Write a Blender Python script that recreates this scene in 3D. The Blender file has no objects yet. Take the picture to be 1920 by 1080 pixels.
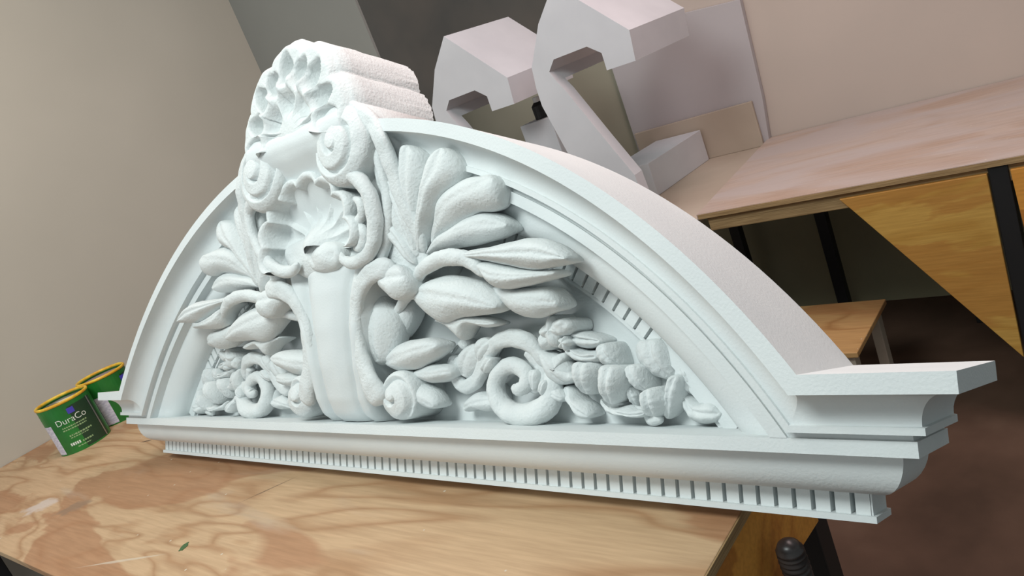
import bpy, bmesh, math, random
import numpy as np
from mathutils import Vector, Matrix, noise
random.seed(7)
D=bpy.data; SC=bpy.context.scene; COL=SC.collection
PI=math.pi
T=0.90                                             # height of the work tables above the floor
# ---------------------------------------------------------------- camera
CAM=np.array([1.3972295,-0.8750870,0.7129384])
RW=np.array([[0.7372482,0.5748951,-0.3549094],[-0.1013778,-0.4252282,-0.8993907],[-0.6679728,0.6990541,-0.2552171]])
F=1426.286
ALPHA=math.radians(26.3087)                        # how far the pediment leans back
cd=D.cameras.new('camera'); cam=D.objects.new('camera',cd); COL.objects.link(cam)
m=Matrix.Identity(4)
for i in range(3):
    m[i][0]=RW[0][i]; m[i][1]=-RW[1][i]; m[i][2]=-RW[2][i]; m[i][3]=CAM[i]+(T if i==2 else 0)
cam.matrix_world=m; cd.sensor_width=36; cd.lens=F/1920*36; cd.clip_start=.02; cd.clip_end=60
SC.camera=cam
SC.view_settings.view_transform='Standard'; SC.view_settings.look='None'
SC.view_settings.gamma=1; SC.view_settings.exposure=0.0
try: SC.view_settings.use_curve_mapping=False
except Exception: pass
# ---------------------------------------------------------------- world and lights
w=D.worlds.new('workshop_air'); SC.world=w; w.use_nodes=True
w.node_tree.nodes['Background'].inputs[0].default_value=(.74,.87,.89,1)
w.node_tree.nodes['Background'].inputs[1].default_value=0.30
def area(name,loc,target,size,power,col,sy=None):
    l=D.lights.new(name,'AREA'); l.energy=power; l.color=col; l.size=size
    l.shape='RECTANGLE'; l.size_y=sy or size
    o=D.objects.new(name,l); COL.objects.link(o); o.location=loc
    d=Vector(target)-Vector(loc); o.rotation_euler=d.to_track_quat('-Z','Y').to_euler()
    return o
area('ceiling_lamp',(0.9,1.1,T+2.3),(0.3,0.6,T),1.6,35,(1.0,.76,.73),.5)
area('ceiling_lamp',(-1.2,0.0,T+2.4),(-1.2,0.0,T),1.2,15,(1.0,.90,.82),.5)
area('daylight_door',(0.5,-1.35,T+2.5),(-.1,0,T+.2),1.1,53,(.92,1.0,.985),.8)
area('daylight_side',(-1.6,-3.6,T+1.0),(-.9,0.3,T+.3),1.6,24,(.95,.99,1.0),1.2)

# ---------------------------------------------------------------- helpers
def ray(u,v):
    return RW.T@np.array([(u-960)/F,(v-540)/F,1.0])
def ony(u,v,y):
    d=ray(u,v); q=CAM+d*((y-CAM[1])/d[1]); return np.array([q[0],q[1],q[2]+T])
CA,SA=math.cos(ALPHA),math.sin(ALPHA)
WM=np.array([[1,0,0],[0,CA,SA],[0,-SA,CA]])        # pediment frame -> world
CP=WM.T@CAM; RP=RW@WM
def ped(u,v,d):                                     # point of the pediment at depth d in front of its back plane
    r=RP.T@np.array([(u-960)/F,(v-540)/F,1.0]); return CP+r*((-d-CP[1])/r[1])

def mesh(name,verts,faces,mat,parent=None,smooth=True,mats=None,fm=None):
    me=D.meshes.new(name); me.from_pydata([tuple(map(float,v)) for v in verts],[],faces)
    me.validate(); me.update()
    for mm in (mats or [mat]): me.materials.append(mm)
    if fm:
        for p,k in zip(me.polygons,fm): p.material_index=k
    if smooth:
        me.polygons.foreach_set('use_smooth',[True]*len(me.polygons))
    o=D.objects.new(name,me); COL.objects.link(o)
    if parent: o.parent=parent
    return o
def fix(o):                                         # consistent outward normals
    import bmesh
    b=bmesh.new(); b.from_mesh(o.data); bmesh.ops.recalc_face_normals(b,faces=b.faces); b.to_mesh(o.data); b.free(); return o
def bevel(o,wd=.004,seg=2):
    md=o.modifiers.new('bevel','BEVEL'); md.width=wd; md.segments=seg; md.limit_method='ANGLE'; md.angle_limit=.6; return o
def tag(o,label=None,cat=None,group=None,kind=None):
    if label: o['label']=label
    if cat: o['category']=cat
    if group: o['group']=group
    if kind: o['kind']=kind
    return o
def empty(name,loc,label,cat,rot=(0,0,0),group=None):
    o=D.objects.new(name,None); o.empty_display_size=.05; COL.objects.link(o); o.location=loc; o.rotation_euler=rot
    return tag(o,label,cat,group)
def box(name,x0,x1,y0,y1,z0,z1,mat,parent=None,bv=.003):
    v=[(x,y,z) for z in (z0,z1) for x,y in ((x0,y0),(x1,y0),(x1,y1),(x0,y1))]
    f=[(3,2,1,0),(4,5,6,7),(0,1,5,4),(1,2,6,5),(2,3,7,6),(3,0,4,7)]
    o=mesh(name,v,f,mat,parent,False)
    if bv: bevel(o,bv)
    return o
def prism(name,pts,a0,a1,axis,mat,parent=None,bv=.002):
    """pts: polygon; axis 'y': pts are (x,z) extruded in y; axis 'x': pts are (y,z) extruded in x"""
    n=len(pts); P=(lambda p,a:(p[0],a,p[1])) if axis=='y' else (lambda p,a:(a,p[0],p[1]))
    v=[P(p,a0) for p in pts]+[P(p,a1) for p in pts]
    f=[tuple(range(n)),tuple(range(2*n-1,n-1,-1))]+[(i,i+n,(i+1)%n+n,(i+1)%n) for i in range(n)]
    o=fix(mesh(name,v,f,mat,parent,False))
    if bv: bevel(o,bv)
    return o
def cylinder(name,c,r,z0,z1,mat,parent=None,n=32,prof=None):
    prof=prof or [(0,z0),(r,z0),(r,z1),(0,z1)]
    v=[];f=[]
    for (rr,z) in prof:
        for i in range(n): a=2*PI*i/n; v.append((c[0]+rr*math.cos(a),c[1]+rr*math.sin(a),z))
    for j in range(len(prof)-1):
        for i in range(n): f.append((j*n+i,j*n+(i+1)%n,(j+1)*n+(i+1)%n,(j+1)*n+i))
    return mesh(name,v,f,mat,parent,False)

# ---------------------------------------------------------------- materials
def mat(name,col,rough=.6,metal=0,spec=.5):
    m_=D.materials.new(name); m_.use_nodes=True; b=m_.node_tree.nodes['Principled BSDF']
    b.inputs['Base Color'].default_value=(*col,1); b.inputs['Roughness'].default_value=rough
    b.inputs['Metallic'].default_value=metal; b.inputs['Specular IOR Level'].default_value=spec
    return m_
def nodes(m_): return m_.node_tree.nodes,m_.node_tree.links,m_.node_tree.nodes['Principled BSDF']
def noisecol(m_,cols,scale=3,detail=6,bump=0,bscale=200,stretch=(1,1,1),dist=.001):
    N,L,b=nodes(m_)
    tc=N.new('ShaderNodeTexCoord'); mp=N.new('ShaderNodeMapping'); mp.inputs['Scale'].default_value=stretch
    L.new(tc.outputs['Object'],mp.inputs[0])
    n=N.new('ShaderNodeTexNoise'); n.inputs['Scale'].default_value=scale; n.inputs['Detail'].default_value=detail
    L.new(mp.outputs[0],n.inputs['Vector'])
    r=N.new('ShaderNodeValToRGB'); e=r.color_ramp.elements
    e[0].position=cols[0][0]; e[0].color=(*cols[0][1],1); e[1].position=cols[-1][0]; e[1].color=(*cols[-1][1],1)
    for p,c in cols[1:-1]:
        x=e.new(p); x.color=(*c,1)
    L.new(n.outputs['Fac'],r.inputs[0]); L.new(r.outputs[0],b.inputs['Base Color'])
    if bump:
        n2=N.new('ShaderNodeTexNoise'); n2.inputs['Scale'].default_value=bscale; n2.inputs['Detail'].default_value=4
        L.new(mp.outputs[0],n2.inputs['Vector'])
        bp=N.new('ShaderNodeBump'); bp.inputs['Strength'].default_value=bump; bp.inputs['Distance'].default_value=dist
        L.new(n2.outputs['Fac'],bp.inputs['Height']); L.new(bp.outputs[0],b.inputs['Normal'])
    return m_
FOAM=noisecol(mat('painted_foam',(.8,.8,.8),.75,0,.25),[(.35,(.69,.725,.73)),(.65,(.73,.765,.765))],6,4,.35,240,dist=.0015)
FOAMR=noisecol(mat('rough_painted_foam',(.8,.8,.8),.8,0,.2),[(.35,(.69,.72,.72)),(.65,(.73,.76,.757))],9,5,.8,170,dist=.0025)
WHITEF=noisecol(mat('bare_white_foam',(.8,.8,.8),.85,0,.2),[(.35,(.60,.60,.63)),(.65,(.65,.65,.68))],5,3,.2,300)
WALL=noisecol(mat('painted_wall',(.4,.4,.35),.8,0,.2),[(.3,(.47,.435,.37)),(.7,(.52,.48,.41))],1.2,3)
COLM=noisecol(mat('grey_painted_board',(.2,.2,.2),.8,0,.2),[(.3,(.24,.24,.225)),(.7,(.28,.28,.26))],1.2,3)
BACKW=noisecol(mat('beige_painted_wall',(.5,.42,.38),.8,0,.2),[(.3,(.50,.43,.38)),(.7,(.58,.49,.43))],1.0,3)
BROWNW=noisecol(mat('brown_back_wall',(.2,.15,.13),.85,0,.2),[(.3,(.30,.26,.235)),(.7,(.44,.34,.29))],1.5,3)
OLIVE=noisecol(mat('olive_painted_wall',(.1,.1,.06),.8,0,.2),[(.3,(.30,.27,.17)),(.7,(.38,.34,.23))],1.5,3)
FLOORM=noisecol(mat('dusty_brown_floor',(.1,.06,.05),.75,0,.3),[(.3,(.070,.040,.026)),(.55,(.115,.066,.044)),(.8,(.17,.105,.072))],3,8,.3,60)
TAN=noisecol(mat('tan_board',(.5,.4,.3),.8,0,.2),[(.3,(.42,.34,.27)),(.7,(.52,.44,.36))],2,5)
BLACKM=mat('black_metal',(.012,.012,.013),.5)
DARK=noisecol(mat('dark_plastic',(.01,.01,.01),.55),[(.4,(.008,.008,.009)),(.6,(.016,.015,.015))],20,2)
STEEL=mat('brushed_steel',(.5,.5,.52),.35,.9)
def ply(name,light,mid,dark,rot=0,scale=1.0,dirt=None,speck=True,off=(0,0,0),ring=1.5,stains=()):
    m_=mat(name,light,.55,0,.35); N,L,b=nodes(m_)
    tc=N.new('ShaderNodeTexCoord'); mp=N.new('ShaderNodeMapping'); mp.inputs['Rotation'].default_value=(0,0,rot); mp.inputs['Location'].default_value=off
    mp.inputs['Scale'].default_value=(.55*scale,2.0*scale,2.0*scale)
    L.new(tc.outputs['Object'],mp.inputs[0])
    n1=N.new('ShaderNodeTexNoise'); n1.inputs['Scale'].default_value=1.7; n1.inputs['Detail'].default_value=2.5; n1.inputs['Distortion'].default_value=.6
    L.new(mp.outputs[0],n1.inputs['Vector'])
    mu=N.new('ShaderNodeMath'); mu.operation='MULTIPLY'; mu.inputs[1].default_value=ring*4; L.new(n1.outputs['Fac'],mu.inputs[0])
    fr=N.new('ShaderNodeMath'); fr.operation='PINGPONG'; fr.inputs[1].default_value=.5; L.new(mu.outputs[0],fr.inputs[0])
    r1=N.new('ShaderNodeValToRGB'); e=r1.color_ramp.elements; e[0].position=.02; e[0].color=(*mid,1); e[1].position=.27; e[1].color=(*light,1)
    x=e.new(.11); x.color=tuple(.5*(a+c) for a,c in zip(mid,light))+(1,)
    L.new(fr.outputs[0],r1.inputs[0])
    n2=N.new('ShaderNodeTexNoise'); n2.inputs['Scale'].default_value=1.3; n2.inputs['Detail'].default_value=5; n2.inputs['Distortion'].default_value=.8
    mp2=N.new('ShaderNodeMapping'); mp2.inputs['Location'].default_value=(3.3+off[0],1.7,0); mp2.inputs['Rotation'].default_value=(0,0,rot); mp2.inputs['Scale'].default_value=(.8*scale,2.2*scale,2.2*scale)
    L.new(tc.outputs['Object'],mp2.inputs[0]); L.new(mp2.outputs[0],n2.inputs['Vector'])
    r2=N.new('ShaderNodeValToRGB'); e=r2.color_ramp.elements; e[0].position=.50; e[0].color=(0,0,0,1); e[1].position=.53; e[1].color=(1,1,1,1)
    L.new(n2.outputs['Fac'],r2.inputs[0])
    mx=N.new('ShaderNodeMix'); mx.data_type='RGBA'; mx.inputs['B'].default_value=(*dark,1)
    mf=N.new('ShaderNodeMath'); mf.operation='MULTIPLY'; mf.inputs[1].default_value=.75; L.new(r2.outputs[0],mf.inputs[0])
    L.new(mf.outputs[0],mx.inputs['Factor']); L.new(r1.outputs[0],mx.inputs['A'])
    out=mx.outputs['Result']
    # fine fibre
    n3=N.new('ShaderNodeTexNoise'); n3.inputs['Scale'].default_value=18; n3.inputs['Detail'].default_value=6
    mp3=N.new('ShaderNodeMapping'); mp3.inputs['Rotation'].default_value=(0,0,rot); mp3.inputs['Scale'].default_value=(.5,8,8); L.new(tc.outputs['Object'],mp3.inputs[0]); L.new(mp3.outputs[0],n3.inputs['Vector'])
    r3=N.new('ShaderNodeValToRGB'); e=r3.color_ramp.elements; e[0].position=.3; e[0].color=(.86,.84,.82,1); e[1].position=.7; e[1].color=(1.05,1.05,1.05,1); L.new(n3.outputs['Fac'],r3.inputs[0])
    m2=N.new('ShaderNodeMix'); m2.data_type='RGBA'; m2.blend_type='MULTIPLY'; m2.inputs['Factor'].default_value=1; L.new(out,m2.inputs['A']); L.new(r3.outputs[0],m2.inputs['B']); out=m2.outputs['Result']
    if dirt:
        n4=N.new('ShaderNodeTexNoise'); n4.inputs['Scale'].default_value=2.2; n4.inputs['Detail'].default_value=7; n4.inputs['Distortion'].default_value=1.0
        mp4=N.new('ShaderNodeMapping'); mp4.inputs['Scale'].default_value=(.7,2.4,1); L.new(tc.outputs['Object'],mp4.inputs[0]); L.new(mp4.outputs[0],n4.inputs['Vector'])
        r4=N.new('ShaderNodeValToRGB'); e=r4.color_ramp.elements; e[0].position=dirt[1]; e[0].color=(0,0,0,1); e[1].position=dirt[2]; e[1].color=(1,1,1,1); L.new(n4.outputs['Fac'],r4.inputs[0])
        m3=N.new('ShaderNodeMix'); m3.data_type='RGBA'; m3.inputs['B'].default_value=(*dirt[0],1)
        mm=N.new('ShaderNodeMath'); mm.operation='MULTIPLY'; mm.inputs[1].default_value=dirt[3]; L.new(r4.outputs[0],mm.inputs[0])
        L.new(mm.outputs[0],m3.inputs['Factor']); L.new(out,m3.inputs['A']); out=m3.outputs['Result']
    if speck:
        v=N.new('ShaderNodeTexVoronoi'); v.inputs['Scale'].default_value=16; L.new(tc.outputs['Object'],v.inputs['Vector'])
        r5=N.new('ShaderNodeValToRGB'); e=r5.color_ramp.elements; e[0].position=.035; e[0].color=(1,1,1,1); e[1].position=.055; e[1].color=(0,0,0,1); L.new(v.outputs['Distance'],r5.inputs[0])
        m5=N.new('ShaderNodeMix'); m5.data_type='RGBA'; m5.inputs['B'].default_value=(.62,.55,.45,1); L.new(r5.outputs[0],m5.inputs['Factor']); L.new(out,m5.inputs['A']); out=m5.outputs['Result']
    for (sx,sy,rx,ry,ro,sc,st) in stains:
        ms=N.new('ShaderNodeMapping'); ms.vector_type='TEXTURE'; ms.inputs['Location'].default_value=(sx,sy,T); ms.inputs['Rotation'].default_value=(0,0,ro); ms.inputs['Scale'].default_value=(rx,ry,1)
        L.new(tc.outputs['Object'],ms.inputs[0])
        ln=N.new('ShaderNodeVectorMath'); ln.operation='LENGTH'; L.new(ms.outputs[0],ln.inputs[0])
        ns=N.new('ShaderNodeTexNoise'); ns.inputs['Scale'].default_value=2.5; ns.inputs['Detail'].default_value=5; L.new(ms.outputs[0],ns.inputs['Vector'])
        ad=N.new('ShaderNodeMath'); ad.operation='ADD'; L.new(ln.outputs['Value'],ad.inputs[0]); L.new(ns.outputs['Fac'],ad.inputs[1])
        rs=N.new('ShaderNodeValToRGB'); e=rs.color_ramp.elements; e[0].position=.95; e[0].color=(st,st,st,1); e[1].position=1.0; e[1].color=(0,0,0,1)
        e[0].position=.80
        L.new(ad.outputs[0],rs.inputs[0])
        m6=N.new('ShaderNodeMix'); m6.data_type='RGBA'; m6.inputs['B'].default_value=(*sc,1); L.new(rs.outputs[0],m6.inputs['Factor']); L.new(out,m6.inputs['A']); out=m6.outputs['Result']
    L.new(out,b.inputs['Base Color'])
    bp=N.new('ShaderNodeBump'); bp.inputs['Strength'].default_value=.15; bp.inputs['Distance'].default_value=.002; L.new(n3.outputs['Fac'],bp.inputs['Height']); L.new(bp.outputs[0],b.inputs['Normal'])
    return m_
PLY1=ply('bench_plywood',(.55,.375,.225),(.42,.25,.135),(.385,.195,.10),scale=1.0,dirt=((.47,.40,.33),.60,.75,.5),ring=2.4,stains=((-1.407,-.335,.16,.09,.3,(.60,.52,.47),.75),(-1.18,-.31,.14,.075,.5,(.24,.17,.12),.6),(-1.40,.03,.06,.012,.3,(.05,.035,.03),.8),(-.35,-.12,.16,.006,.9,(.16,.10,.06),.9),(.35,-.35,.22,.05,.5,(.55,.45,.36),.55),(-.55,-.42,.30,.010,.35,(.62,.55,.45),.6),(-1.20,.07,.12,.05,0,(.30,.19,.11),.5)))
PLY2=ply('dusty_plywood',(.53,.42,.36),(.48,.36,.29),(.47,.34,.27),scale=.8,dirt=((.50,.43,.41),.40,.60,.8),off=(2,1,0))
PLYO=ply('orange_plywood',(.72,.32,.06),(.60,.24,.045),(.45,.16,.03),scale=1.3,speck=False,off=(1,0,0))
PLYY=ply('yellow_plywood',(.60,.35,.085),(.52,.28,.06),(.48,.22,.05),scale=1.2,speck=False,off=(5,2,1))
PLYEDGE=noisecol(mat('plywood_edge',(.4,.25,.12),.7),[(.35,(.26,.16,.07)),(.65,(.44,.29,.14))],30,4,stretch=(.3,.3,14))

# ================================================================ THE SETTING
def struct(o): o['kind']='structure'; return o
struct(box('floor',-3.6,3.6,-4.5,5.2,-.06,0,FLOORM,bv=0))
struct(box('wall_left',-2.42,-2.3,-4.5,1.765,0,3.6,WALL,bv=0))
struct(box('wall_column',-3.6,-1.388,1.765,1.78,0,3.6,COLM,bv=0))
struct(box('wall_back',-.70,3.6,2.66,2.8,T-.05,3.6,BACKW,bv=0))
struct(box('wall_back_lower',-.70,3.6,2.66,2.8,0,T-.05,OLIVE,bv=0))
struct(box('wall_far',-12,1.0,4.4,4.5,0,3.6,BROWNW,bv=0))

# ================================================================ WORK TABLES
t1=empty('work_table',(-.72,-.1,0),'near plywood work table carrying the carved white pediment and the paint cans','table')
def under(o,root): o.parent=root; o.matrix_parent_inverse=Matrix.Translation(-Vector(root.location)); return o
def ub(root,*a,**k): o=box(*a,**k); return under(o,root)
ub(t1,'tabletop',-2.297,.856,-.517,.36,T-.019,T,PLY1,bv=.0015)
ub(t1,'tabletop_edge',.8561,.8585,-.517,.36,T-.018,T-.001,PLYEDGE,bv=0)
ub(t1,'apron',-2.25,.80,-.49,-.46,T-.075,T-.0195,PLYEDGE)
ub(t1,'apron',-2.25,.80,.27,.30,T-.075,T-.0195,PLYEDGE)
for x in (-2.2,.79):
    for y in (-.45,.215):
        o=ub(t1,'leg',x,x+.05,y,y+.055,0,T-.0195,BLACKM)
br=prism('bracket',[(.205,T-.0195),(.205,T-.196),(.115,T-.183),(-.10,T-.150),(-.40,T-.10),(-.40,T-.0195)],.842,.856,'x',PLYO); under(br,t1)
br['label']='orange plywood bracket'

t2=empty('work_table',(1.0,2.1,0),'long far plywood work table with dusty pinkish top against the beige wall','table')
o=mesh('tabletop',[(.055,1.585,T-.02),(2.6,1.585,T-.02),(2.6,2.655,T-.02),(-.045,2.655,T-.02),(.055,1.585,T),(2.6,1.585,T),(2.6,2.655,T),(-.045,2.655,T)],[(3,2,1,0),(4,5,6,7),(0,1,5,4),(1,2,6,5),(2,3,7,6),(3,0,4,7)],PLY2,None,False); under(o,t2)
ub(t2,'tabletop_edge',.06,2.6,1.582,1.5845,T-.019,T-.002,PLYEDGE,bv=0)
ub(t2,'apron',.085,2.6,1.60,1.622,T-.075,T-.0205,PLYEDGE)
gus=[(.975,T-.036),(.972,T-.64),(.59,T-.078),(.56,T-.036)]
o=prism('bracket',gus,1.583,1.598,'y',PLYY); under(o,t2); o['label']='yellow triangular plywood bracket'
import itertools
for u,v in ((1844,350),(1852,397),(1866,448),(1877,502),(1887,551),(1899,602),(1912,655)):
    q=ony(u,v,1.583); nl=cylinder('nail',(0,0),.0042,0,.004,BLACKM,None,12); nl.rotation_euler=(PI/2,0,0); nl.location=(q[0],1.5835,q[2]); bpy.context.view_layer.update()
    nl.parent=o; nl.matrix_parent_inverse=Matrix.Translation(-Vector(t2.location))
for u in np.linspace(1560,1790,7):
    q=ony(float(u),398-(u-1560)*.175,1.6)
gus2=[(1.032,T-.036),(1.05,T-.6),(1.45,T-.078),(1.45,T-.036)]
o=prism('bracket',gus2,1.583,1.598,'y',PLYO); under(o,t2); o['label']='orange plywood bracket right of the black leg'
for x,y in ((.977,1.59),(.70,2.36),(2.4,1.59),(2.4,2.4),(.12,2.5)):
    w_=.05 if x<.99 else .05
    ub(t2,'leg',x,x+w_,y,y+.05,0,T-.0205,BLACKM)

# side platform that carries the foam corbels
t3=empty('platform',(-.8,2.1,0),'low tan board platform under the white foam corbels, left of the far table','platform')
ub(t3,'board',-1.34,.05,1.59,2.64,T-.04,T-.0215,TAN)
for x in (-1.3,-.3):
    for y in (1.6,2.5):
        ub(t3,'leg',x,x+.05,y,y+.05,0,T-.0405,BLACKM)
o=box('tan_board',-.70,-.056,2.60,2.618,T-.0215,T+.197,TAN); tag(o,'tan board standing upright on its long edge in front of the large pale sheet','board')
sheet=prism('foam_sheet',[(-.72,T-.0215),(-.035,T-.0215),(-.01,T+.19),(.012,T+.644),(-.715,T+.73)],2.622,2.655,'y',noisecol(mat('pale_sheet',(.5,.45,.45),.85),[(.3,(.45,.42,.43)),(.7,(.50,.46,.47))],1,3)); tag(sheet,'large pale mauve sheet standing against the wall behind the corbels','sheet')

# shelf bench under the far table
b1=empty('low_bench',(.1,1.55,0),'low bench with a plywood top and pale legs under the far table','bench')
ub(b1,'bench_top',.10,.555,1.40,1.80,T-.52,T-.5,ply('bench_top_plywood',(.52,.31,.13),(.40,.21,.08),(.42,.20,.08),speck=True))
for x in (.12,.50):
    for y in (1.42,1.73):
        ub(b1,'leg',x,x+.035,y,y+.045,0,T-.5205,noisecol(mat('pale_wood',(.5,.42,.33),.7),[(.3,(.40,.33,.26)),(.7,(.52,.44,.35))],8,3))
# dark bin under the table
bg=empty('black_bag',(-.06,2.02,0),'black bag with a small white tag behind the low bench','bag')
vv=[];ff=[]
for j in range(13):
    t=j/12
    for i in range(24):
        a=2*PI*i/24; rr=math.sin(PI*min(1,.12+.88*t*.98+.0))**.5 if t<1 else .05
        rr=(1-abs(2*t-1)**4)**.5*.95+.05
        vv.append((-.06+.13*rr*math.cos(a)*(1-.25*t)+.008*math.sin(5*a+7*t),2.02+.09*rr*math.sin(a),.002+(T-.43)*t))
for j in range(12):
    for i in range(24): ff.append((j*24+i,j*24+(i+1)%24,(j+1)*24+(i+1)%24,(j+1)*24+i))
under(mesh('bag_body',vv,ff,DARK),bg)
ub(bg,'tag',.015,.028,1.925,1.93,T-.53,T-.475,mat('white_tag',(.7,.7,.68),.6),bv=0)

# ================================================================ FOAM CORBELS
prof=[(.016,.70),(.003,.594),(-.12,.596),(-.118,.66),(-.169,.70),(-.325,.70),(-.363,.663),(-.321,.577),(-.222,.354),(-.149,.195),(-.14,0),(-.36,0),(-.40,.30),(-.45,.55),(-.435,.70),(-.338,.84),(-.222,.946)]
def corbel(x,y0,y1,label):
    r=empty('foam_corbel',(x-.2,y0+.2,T),label,'corbel',group=None)
    o=prism('body',[(px,pz+.0) for px,pz in prof],y0,y1,'y',WHITEF,bv=.003)
    o.location=(x,0,T); bpy.context.view_layer.update(); o.parent=r; o.matrix_parent_inverse=Matrix.Translation(-Vector(r.location))
    return r
head=[(.016,.70),(.003,.594),(-.12,.596),(-.118,.66),(-.169,.70),(-.325,.70),(-.363,.663),(-.345,.62),(-.448,.62),(-.435,.70),(-.338,.84),(-.222,.946)]
legp=[(-.345,.62),(-.321,.577),(-.222,.354),(-.149,.195),(-.14,-.0215),(-.36,-.0215),(-.40,.30),(-.45,.55),(-.448,.62)]
for x,lab in ((0,'tall white foam corbel with a hooked head, the one nearer the far plywood table'),(-.581,'white foam corbel with a hooked head, just right of the carved crest')):
    r=empty('foam_corbel',(x-.25,1.68,T-.0215),lab,'corbel')
    for nm,pp_,y1 in (('head',head,2.06),('leg',legp,1.66)):
        o=prism(nm,[(a+.25,b+.0215) for a,b in pp_],-.08,y1-1.68,'y',WHITEF,bv=0); o.parent=r
o=box('olive_board',-2.7,-.725,2.665,2.69,0,T+.62,noisecol(mat('olive_board_paint',(.3,.28,.2),.8,0,.2),[(.3,(.33,.31,.24)),(.7,(.42,.39,.31))],1.5,3)); tag(o,'dull olive board standing behind the white foam corbels','board')
o=box('foam_slab',-.80,-.625,1.86,2.1,T-.0215,T+.478,WHITEF); tag(o,'white foam slab standing between the two corbels','slab')
bt=empty('small_bottle',(-.715,1.93,T+.478),'small dark bottle with a white cap on the slab between the corbels','bottle')
cylinder('bottle_body',(0,0),.03,0,.075,DARK,bt,24,prof=[(0,0),(.03,0),(.032,.004),(.032,.06),(.018,.075),(0,.075)])
cylinder('cap',(0,0),.016,.0755,.098,mat('white_cap',(.7,.7,.7),.5),bt,24)
# small brick of foam
o=box('foam_block',-.13,.13,-.26,.25,0,.155,WHITEF); o.location=(-.475,2.34,T-.0215); o.rotation_euler=(0,0,-.06); tag(o,'small white rectangular foam block lying before the tan board','block')

# ================================================================ THE PEDIMENT
PED=empty('carved_pediment',(0,0,T),'large white carved arched pediment with shells, leaves and dentils leaning on the near table','pediment',rot=(-ALPHA,0,0))
ZC,RO=-.5194,1.2571
H=.2003; DCO=.1992
def hw(d): return 1.2-(DCO-d)
cav=[(.137+.039*math.sin(a),.185-.0375*math.cos(a)) for a in np.linspace(0,PI/2,10)]
ovo=[(.0975-.0577*math.sin(a),.070+.0448*math.cos(a)) for a in np.linspace(PI/2,0,9)]
low=[(0,0.0),(0,.0600),(.0085,.0600),(.0095,.0330),(.0398,.0330)]+ovo+[(.0975,.1384),(.1166,.1384)]
up=[(.1166,.133),(.1252,.133),(.1252,.1512),(.134,.1512),(.135,.1475)]+cav+[(.176,.1992),(.2003,.1992)]
def nz(p,s=28,a=.0012):
    q=Vector(p)*s; return Vector(noise.noise_vector(q))*a
def strip(rows,name,parent=PED,mat_=FOAM,sharp=True,caps=True):
    """rows: list of equal-length vertex rows -> grid mesh, flat-ish shading by auto smooth"""
    n=len(rows[0]); v=[p for r in rows for p in r]; f=[]
    for j in range(len(rows)-1):
        for i in range(n-1): f.append((j*n+i,j*n+i+1,(j+1)*n+i+1,(j+1)*n+i))
    if caps:
        f.append(tuple(j*n for j in range(len(rows)))); f.append(tuple(j*n+n-1 for j in range(len(rows)-1,-1,-1)))
    o=mesh(name,v,f,mat_,parent,True); fix(o)
    try: o.data.set_sharp_from_angle(angle=math.radians(32))
    except Exception: pass
    return o
# lower cornice, full width, returned at both ends
def lx(d):
    h=hw(d); return h
rows=[]
BM=[]
for z,d in low:
    if d==0.0 and z==0: dd=.060
    elif d==0.0: dd=.1384
    else: dd=d
    h=hw(dd)
    if d==0.0:   # back closing rows
        rows.append([(-h,0,z)]+[(x*h,0,z) for x in np.linspace(-.999,.999,20)]+[(h,0,z)])
    else:
        rows.append([(-h,0,z)]+[(x*h,-d,z) for x in np.linspace(-1,1,20)]+[(h,0,z)])
h=hw(.1384); rows.append([(-h,0,.1166)]+[(x*h,-.0005,.1166) for x in np.linspace(-.999,.999,20)]+[(h,0,.1166)])
base=strip(rows,'base_cornice',caps=False)
nR=len(rows); b=bmesh.new(); b.from_mesh(base.data); b.verts.ensure_lookup_table(); nn=len(rows[0])
b.faces.new([b.verts[j*nn] for j in range(nR)]+[b.verts[j*nn+nn-1] for j in range(nR-1,-1,-1)])
bmesh.ops.remove_doubles(b,verts=b.verts,dist=1e-6); bmesh.ops.recalc_face_normals(b,faces=b.faces); b.to_mesh(base.data); b.free()
# end cornices
def xm(h): return math.sqrt((RO-h)**2-(H-h-ZC)**2)
for s in (-1,1):
    rows=[]
    for z,d in up+[(.2003,0.0)]:
        x0=xm(H-z); dd=d if d else DCO; h=hw(dd)
        r=[(s*x0,-d,z)]+[(s*(x0+(h-x0)*t),-d,z) for t in (.33,.66)]+[(s*h,-d,z),(s*h,0,z)]
        if d==0: r=[(s*x0,0,z)]+[(s*(x0+(h-x0)*t),0,z) for t in (.33,.66)]+[(s*h,0,z),(s*h,0.0005,z)]
        rows.append(r)
    o=strip(rows,'end_cornice',caps=False)
    nn=len(rows[0]); nR=len(rows); b=bmesh.new(); b.from_mesh(o.data); b.verts.ensure_lookup_table()
    w0=b.verts.new((s*xm(0),.0,.1166)); b.verts.ensure_lookup_table(); b.faces.new([b.verts[j*nn+nn-1] for j in range(nR-1)]+[b.verts[(nR-1)*nn],w0])
    bmesh.ops.recalc_face_normals(b,faces=b.faces); b.to_mesh(o.data); b.free()
# arch moulding
NA=120
rows=[]
full=[(0.0,.0)]+[q for q in low[1:]]+up+[(.2003,0.0)]
full=[(0,.010),(0,.0480),(.006,.0480),(.0065,.0330),(.0398,.0330)]+ovo+[(.0975,.1384),(.1166,.1384)]+up+[(.2003,0.0)]
for z,d in full:
    h=H-z; r=RO-h
    zend=H-h if h<=.0837+1e-6 else .1166
    if h>.0837: zend=.1160
    th=math.acos((zend-ZC)/r)
    if d==0.0 and z>.1: pass
    rows.append([(r*math.sin(t),-d,ZC+r*math.cos(t)) for t in np.linspace(-th,th,NA)])
strip(rows,'arch_moulding',caps=False)
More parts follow.
